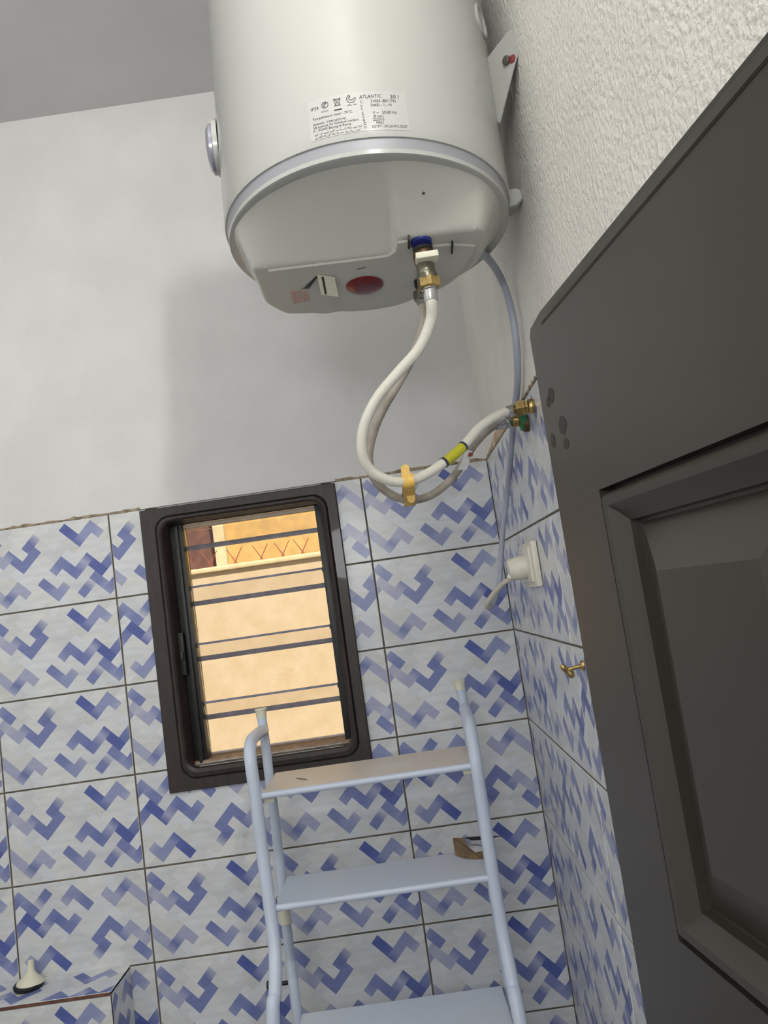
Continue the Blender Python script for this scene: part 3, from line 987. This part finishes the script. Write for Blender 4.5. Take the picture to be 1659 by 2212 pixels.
# yellow tie around both hoses
tie = thing('hose_tie', 'yellow plastic tie strapped around the two hoses at the bottom of their loop', 'tie', (-.2155, -.69, 1.856))
pa, pb = Vector((-0.2140, -0.7190, 1.8677)), Vector((-0.2140, -0.6440, 1.8503))
dd = (pb - pa).normalized()
nn = Vector((0, dd.z, -dd.y)).normalized()
if nn.z < 0: nn = -nn
loop = []
for k in range(13):
    a = PI / 2 + PI * k / 12
    loop.append(pa + (dd * math.cos(a) + nn * math.sin(a)) * .0092)
for k in range(13):
    a = -PI / 2 + PI * k / 12
    loop.append(pb + (dd * math.cos(a) + nn * math.sin(a)) * .0082)
bm = bmesh.new()
rin, rout = [], []
cen = (pa + pb) / 2
N = len(loop)
for k, p in enumerate(loop):
    o2 = (p - (pa if k < 13 else pb)).normalized() * .0016
    rin.append([bm.verts.new(p + Vector((-.0085, 0, 0))), bm.verts.new(p + Vector((.0085, 0, 0)))])
    rout.append([bm.verts.new(p + o2 + Vector((-.0085, 0, 0))), bm.verts.new(p + o2 + Vector((.0085, 0, 0)))])
for k in range(N):
    j = (k + 1) % N
    bm.faces.new((rin[k][0], rin[j][0], rin[j][1], rin[k][1]))
    bm.faces.new((rout[k][1], rout[j][1], rout[j][0], rout[k][0]))
    bm.faces.new((rin[k][0], rout[k][0], rout[j][0], rin[j][0]))
    bm.faces.new((rin[k][1], rin[j][1], rout[j][1], rout[k][1]))
bmesh.ops.recalc_face_normals(bm, faces=bm.faces)
finish('strap', bm, M_yellow, tie, 35)
tab = [(-.2220 + x, -.7275, 1.8715 + z) for (x, z) in [(0, 0), (.0125, 0), (.0125, .0130)] + [(.00625 + .00625 * math.cos(math.radians(a)), .0130 + .00625 * math.sin(math.radians(a))) for a in range(20, 180, 20)] + [(0, .0130)]]
PRISM('tab', tab, (0, .0016, 0), M_yellow, tie)
tail = [(-.2185 + x, -.690, 1.8430 + z) for (x, z) in [(0, .010), (.0125, .010), (.0115, .001), (.0090, -.003), (.0035, -.003), (.001, .001)]]
PRISM('tail', tail, (0, .0016, 0), M_yellow, tie)

# wall connections of the hoses
wv = thing('wall_connector', 'brass hex pipe connector on the right wall, ending the front white hose', 'pipe fitting', (0, -.628, 1.970))
LATHE('hex_nut', (-.0285, -.623, 1.970), (1, -.18, .0), [(0, .0100), (.001, .0135), (.014, .0135), (.0155, .0110), (.019, .0110)], M_brass, wv, 6, smooth=False, phase=.2)
LATHE('wall_pipe', (-.010, -.627, 1.970), (1, 0, 0), [(0, .0100), (.003, .0118), (.006, .0118), (.0115, .0100)], M_brass, wv, 18)
wv2 = thing('stop_valve', 'small brass stop valve with a green cap at the wall end of the rear hose', 'valve', (0, -.556, 1.963))
LATHE('valve_stem', (-.0270, -.5560, 1.9655), (1, 0, -.12), [(0, .0075), (.004, .0095), (.012, .0095), (.013, .0075), (.020, .0075)], M_brass, wv2, 12)
LATHE('green_cap', (-.0135, -.5575, 1.9605), (1, 0, -.05), [(0, .0105), (.0015, .0128), (.010, .0132), (.0125, .012), (.0135, .0095)], M_green, wv2, 14)
LATHE('base_ring', (-.0015, -.5575, 1.958), (1, 0, 0), [(-.008, .0125), (.0, .0140), (.0012, .0140)], M_bronze, wv2, 14)

# ------------------------------------------------------------------ power cord with plug, socket
cord = thing('power_cord', 'grey mains cable hanging from the heater along the corner to the wall socket', 'cable', (-.05, -.5, 1.9))
cab = [(-0.0950, -0.800, 2.1690), (-0.0555, -0.735, 2.1744), (-0.0190, -0.640, 2.1695), (-0.0135, -0.645, 2.1086), (-0.0125, -0.627, 2.0605), (-0.0115, -0.581, 2.0185), (-0.0125, -0.508, 1.9843), (-0.0125, -0.420, 1.9357), (-0.0125, -0.310, 1.8823), (-0.0290, -0.285, 1.8140), (-0.0410, -0.282, 1.7600), (-0.0505, -0.282, 1.7155), (-0.0650, -0.285, 1.6805), (-0.0790, -0.295, 1.6652), (-0.0862, -0.312, 1.6705), (-0.0755, -0.340, 1.6873), (-0.0600, -0.370, 1.7035), (-0.0490, -0.392, 1.7110)]
SCB = spline(cab, 8)
k2 = nearest(SCB, (-0.0820, -0.300, 1.6655))
TUBE('cable', SCB[:k2 + 1], .0056, M_cable, cord, 14)
TUBE('cable_end', SCB[k2:], [.0056 - .0012 * k / (len(SCB) - k2 - 1) for k in range(len(SCB) - k2)], M_cable2, cord, 14)
plug = LATHE('plug', (-.0110, -.392, 1.7300), (-1, 0, -.06), [(0, .0215), (.004, .0225), (.020, .0218), (.026, .0200), (.034, .0190), (.036, .0175)], M_socket, cord, 10, phase=.2)
bm = bmesh.new()
lathe(bm, (-.046, -.392, 1.7150), (.75, .0, .4), [(-.004, .0050), (.010, .0075), (.016, .0080)], 12)
finish('strain_relief', bm, M_socket, cord, 35)
sock = thing('wall_socket', 'white square mains socket on the tiled right wall with a plug in it', 'socket', (0, -.39, 1.73))
BX('face_plate', (-.0115, -.461, 1.6915), (-.0012, -.318, 1.7715), M_socket, sock, .0025)
BX('socket_rim', (-.0150, -.440, 1.7005), (-.0110, -.335, 1.7630), M_socket, sock, .0015)

# small brass hook on the right wall
hook = thing('wall_hook', 'small brass screw hook on the tiled right wall beside the door edge', 'hook', (0, -.662, 1.571))
TUBE('shank', [(-.0002, -.6615, 1.5715), (-.012, -.6610, 1.5700), (-.0225, -.6605, 1.5682)], [.0032, .0030, .0034], M_brass, hook, 12)
TUBE('cross_head', spline([(-.0315, -.660, 1.5765), (-.0270, -.660, 1.5710), (-.0215, -.660, 1.5645), (-.0165, -.660, 1.5570)], 5), [.0024, .0030, .0038, .0044, .0046, .0046, .0044, .0044, .0044, .0044, .0048, .0050, .0052, .0050, .0042, .0030], M_brass, hook, 12)
LATHE('rosette', (-.0022, -.6615, 1.5718), (1, 0, 0), [(-.002, .0050), (0, .0075), (.0020, .0078)], M_brass, hook, 16)

# ------------------------------------------------------------------ stepladder
lad = thing('stepladder', 'pale blue painted metal stepladder standing below the window', 'ladder', (-.36, -.3, 0))
lf = [(-0.5705, -0.165, 1.476), (-0.5683, -0.22, 1.480), (-0.5711, -0.28, 1.4782), (-0.5699, -0.31, 1.4704), (-0.5685, -0.33, 1.4502), (-0.5667, -0.333, 1.3825), (-0.5660, -0.335, 1.3075), (-0.5646, -0.338, 1.2345), (-0.5622, -0.345, 1.1819), (-0.5588, -0.36, 1.1334), (-0.5578, -0.378, 1.1046), (-0.5600, -0.40, 1.0645), (-0.5644, -0.42, 1.0296), (-0.578, -.48, .75), (-0.60, -.60, .012)]
rf = [(-0.1498, -0.165, 1.462), (-0.1515, -0.24, 1.4570), (-0.1525, -0.295, 1.4494), (-0.1540, -0.328, 1.4004), (-0.1545, -0.333, 1.3404), (-0.1550, -0.335, 1.2661), (-0.1552, -0.338, 1.1968), (-0.155, -0.345, 1.1341), (-0.1536, -0.36, 1.072), (-0.1527, -0.39, 1.023), (-0.1519, -0.42, 0.9773), (-0.140, -.49, .70), (-0.12, -.60, .012)]
lr = [(-0.5726, -0.155, 1.5174), (-0.572, -0.155, 1.4838), (-0.5712, -0.155, 1.4238), (-0.5712, -0.157, 1.3868), (-0.5700, -0.16, 1.3066), (-0.5700, -0.165, 1.2289), (-0.5700, -0.17, 1.1806), (-0.5680, -0.185, 1.1008), (-0.5635, -0.21, 1.0197), (-0.5597, -0.23, 0.9363), (-0.56, -.23, .6), (-0.56, -.22, .012)]
rr_ = [(-0.1522, -0.155, 1.5168), (-0.1495, -0.155, 1.4608), (-0.1490, -0.157, 1.38), (-0.1490, -0.165, 1.22), (-0.1495, -0.195, 1.0137), (-0.1481, -0.23, 0.9036), (-.148, -.23, .6), (-.148, -.22, .012)]
for P in (lf, rf):
    TUBE('front_rail', spline(P, 6), .0117, M_ladder, lad, 16)
for P in (lr, rr_):
    TUBE('rear_post', spline(P, 6), .0100, M_ladder, lad, 16)
for P in (lr, rr_):
    LATHE('end_cap', Vector(P[0]) + Vector((0, 0, -.016)), (0, 0, 1), [(0, .0108), (.014, .0112), (.017, .0128), (.0185, .0120), (.019, .004)], M_creamtag, lad, 18)
for P in (lf, rf, lr, rr_):
    LATHE('foot', Vector(P[-1]) + Vector((0, 0, .020)), (0, 0, -1), [(0, .0130), (.028, .0150), (.0318, .0140)], M_black, lad, 16)
def step(zf_, yf, zb, yb, xl, xr, rear_x, M_step=M_step):
    bm = bmesh.new()
    prism(bm, [(xl + .004, yf + .004, zf_ - .001), (xr - .004, yf + .004, zf_ - .001), (rear_x[1], yb, zb), (rear_x[0], yb, zb)], (0, 0, -.004))
    s = finish('step', bm, M_step, lad, False)
    TUBE('step_nosing', [(xl, yf, zf_ - .0052), (xr, yf, zf_ - .0052)], .0062, M_ladder, s, 12)
    return s
step(1.3866, -.330, 1.3868, -.160, -.559, -.159, (-.5565, -.157), M_step_dusty)
step(1.1905, -.340, 1.1825, -.170, -.556, -.160, (-.557, -.160))
step(0.9460, -.400, 0.9505, -.235, -.560, -.156, (-.5479, -.1642))
step(0.7100, -.480, 0.7120, -.245, -.566, -.152, (-.548, -.160))
step(0.4700, -.525, 0.4720, -.245, -.575, -.145, (-.548, -.160))
step(0.2300, -.565, 0.2320, -.245, -.582, -.138, (-.548, -.160))
for (x, sx) in ((-.549, 1), (-.166, -1)):
    bm = bmesh.new()
    box(bm, (x - .014, -.322, 1.3655), (x + .014, -.295, 1.3815), .002)
    finish('step_bracket', bm, M_creamtag, lad, 35)
TUBE('spacer_sleeve', [(-.5700, -.181, 1.150), (-.5660, -.192, 1.100)], .0115, M_creamtag, lad, 14)
LATHE('hinge_knob', (-.609, -.205, .997), (-1, 0, 0), [(-.046, .004), (0, .004), (.001, .0085), (.006, .0085), (.0075, .006)], M_black, lad, 14)

# things on the ladder
scrap = thing('cardboard_scrap', 'torn brown cardboard scrap with crumpled white paper on the right of the second step', 'scrap', (-.18, -.215, 1.186))
bm = bmesh.new()
prism(bm, [(-.214, -.172, 1.211), (-.192, -.178, 1.210), (-.190, -.190, 1.199), (-.176, -.214, 1.190), (-.158, -.222, 1.194), (-.150, -.232, 1.186), (-.168, -.240, 1.1845), (-.196, -.222, 1.1860), (-.214, -.200, 1.188)], (.0012, .0022, .0008))
finish('torn_card', bm, M_card, scrap, False)
bm = bmesh.new()
prism(bm, [(-.190, -.172, 1.209), (-.150, -.176, 1.208), (-.118, -.176, 1.2035), (-.150, -.183, 1.2035), (-.176, -.181, 1.205)], (0, .002, .0005))
finish('dark_flap', bm, M_flap, scrap, False)
bm = bmesh.new()
pp = [[(-.190 + .011 * i, -.178 - .012 * j + .002 * math.sin(i * 2.1 + j), 1.1885 + .009 * (2 - j) / 2 * (0.7 + .3 * math.sin(i * 1.7)) + .002 * math.cos(3 * i + j)) for i in range(5)] for j in range(4)]
V = [[bm.verts.new(p) for p in r] for r in pp]
for j in range(3):
    for i in range(4):
        bm.faces.new((V[j][i], V[j + 1][i], V[j + 1][i + 1], V[j][i + 1]))
ex = bmesh.ops.extrude_face_region(bm, geom=list(bm.faces))
for v in [g for g in ex['geom'] if isinstance(g, bmesh.types.BMVert)]: v.co.z += .0012
bmesh.ops.recalc_face_normals(bm, faces=bm.faces)
finish('crumpled_paper', bm, M_paper, scrap, True)
tw = thing('wood_splinter', 'tiny dark wood splinter lying on the top ladder step', 'splinter', (-.49, -.257, 1.386))
TUBE('shaft', [(-.503, -.244, 1.3872), (-.492, -.256, 1.3874), (-.478, -.270, 1.3872)], [.0006, .0012, .0007], M_card, tw, 6)

# drain plunger on the ledge
pl = thing('drain_plug', 'small cream cone shaped drain plug with a black rim on the tiled ledge', 'plug', (-1.166, -.045, .990))
LATHE('cone', (-1.163, -.043, 1.000), (.08, 0.05, 1), [(-.001, .029), (.004, .027), (.014, .015), (.024, .008), (.036, .0065), (.044, .006), (.045, .003)], M_creamtag, pl, 24)
LATHE('black_rim', (-1.166, -.045, .9903), (.05, 0, 1), [(0, .027), (.003, .0305), (.0085, .0315), (.0110, .029)], M_black, pl, 24)

# ------------------------------------------------------------------ door (open, hinged behind the camera on the right)
DU = Vector((.138, -.990, 0)).normalized()      # from the free edge to the hinge
DN = Vector((-DU.y, DU.x, 0))                   # through the leaf
if DN.x < 0: DN = -DN                           # away from the camera (towards the right wall)
DA = Vector((-.1183, -1.2203, 0))
DM = Matrix((DU, DN, Vector((0, 0, 1)))).transposed()
# (u, depth, z) is left-handed or right-handed as it comes; geometry goes through P()
door = thing('door_1', 'dark brown panelled wooden door standing open at the right of the view', None, (DA.x, DA.y, 0), kind='structure')
def P(u, d_, z): return DA + DU * u + DN * d_ + Vector((0, 0, z))
DW, DH, DT = .66, 1.901, .038
VR = [(.080, .296), (.372, .588)]                # the two columns of panels
ZR = [(1.471, 1.757), (.93, 1.385), (.22, .80)]  # the rows of panels
bm = bmesh.new()
def dbox(bm, u0, u1, z0, z1, d0, d1):
    pts = [P(u, d_, z) for u in (u0, u1) for d_ in (d0, d1) for z in (z0, z1)]
    vs = [bm.verts.new(p) for p in pts]
    for f in ((0, 1, 3, 2), (4, 6, 7, 5), (0, 2, 6, 4), (1, 5, 7, 3), (0, 4, 5, 1), (2, 3, 7, 6)):
        bm.faces.new([vs[k] for k in f])
def dob(name, spec, m=M_door, bev=.0, parent=door):
    bm = bmesh.new()
    for s in spec: dbox(bm, *s)
    bmesh.ops.recalc_face_normals(bm, faces=bm.faces)
    if bev: bmesh.ops.bevel(bm, geom=list(bm.edges), offset=bev, segments=3, affect='EDGES')
    return finish(name, bm, m, parent, 35 if bev else False)
# free-edge stile with the clipped top corner
def outline(name, pts, d0, d1, bev):
    bm = bmesh.new()
    prism(bm, [P(u, d0, z) for (u, z) in pts], DN * (d1 - d0))
    if bev: bmesh.ops.bevel(bm, geom=list(bm.edges), offset=bev, segments=3, affect='EDGES')
    return finish(name, bm, M_door, door, False)
outline('stile', [(0, .008), (.080, .008), (.080, DH), (.030, DH), (.004, DH - .004), (0, DH - .010)], 0, DT, 0)
dob('stile', [(.588, DW, .008, DH, 0, DT)], bev=.002)
dob('stile', [(.296, .372, .008, DH - .11, 0, DT)])
zed = [(1.757, DH), (1.385, 1.471), (.80, .93), (.008, .22)]
for (z0, z1) in zed:
    dob('rail', [(.0795, .5885, z0, z1, 0.0, DT)])
# rounded lipping along the top of the door face
bm = bmesh.new()
prism(bm, [P(.030, .0020, DH - .0008), P(.030, -.0002, DH - .0025), P(.030, -.0012, DH - .0095), P(.030, .0010, DH - .0112)], DU * (DW - .030))
bmesh.ops.bevel(bm, geom=list(bm.edges), offset=.0005, segments=2, affect='EDGES')
finish('top_lipping', bm, M_door, door, 40)
def panel(u0, u1, z0, z1):
    # dark gap, moulded frame, deep groove, bevelled raised field - one loft per piece
    def loop(i, d_): return [P(u0 + i, d_, z0 + i), P(u1 - i, d_, z0 + i), P(u1 - i, d_, z1 - i), P(u0 + i, d_, z1 - i)]
    ring_loft('panel_moulding', [loop(0, .010), loop(.003, .010), loop(.0035, .0015), loop(.007, -.0025), loop(.012, -.0018), loop(.018, .003), loop(.024, .0065), loop(.0245, .014)], M_door, door, 30)
    bm = bmesh.new()
    L = [loop(.0205, .0130), loop(.0265, .0130), loop(.0275, .0125), loop(.056, .0020), loop(.0575, .0012)]
    R = [[bm.verts.new(p) for p in lp] for lp in L]
    for a, b in zip(R[:-1], R[1:]):
        for k in range(4):
            bm.faces.new((a[k], a[(k + 1) % 4], b[(k + 1) % 4], b[k]))
    bm.faces.new(R[-1])
    bk = [bm.verts.new(p + DN * .020) for p in loop(.0205, .0130)]
    bm.faces.new(bk)
    for k in range(4): bm.faces.new((R[0][k], R[0][(k + 1) % 4], bk[(k + 1) % 4], bk[k]))
    bmesh.ops.recalc_face_normals(bm, faces=bm.faces)
    finish('raised_panel', bm, M_door, door, 20)
for (z0, z1) in ZR:
    for (u0, u1) in VR:
        panel(u0, u1, z0, z1)
# a few darker round spots near the free edge
bm = bmesh.new()
for (u, z, ru, rz) in ((.0235, 1.838, .006, .006), (.036, 1.812, .007, .007), (.016, 1.835, .004, .004), (.037, 1.798, .005, .004), (.012, 1.806, .004, .006)):
    vs = [bm.verts.new(P(u + ru * math.cos(2 * PI * k / 14) * (1 + .12 * math.sin(4 * PI * k / 14 + 1)), -.0002, z + rz * math.sin(2 * PI * k / 14))) for k in range(14)]
    bm.faces.new(vs)
finish('dark_spot', bm, M_spot, door, False)
for zz in (.3, 1.1, 1.7):
    TUBE('hinge', [P(DW + .006, .01, zz - .04), P(DW + .006, .01, zz + .04)], .006, M_dullchrome, door, 10)
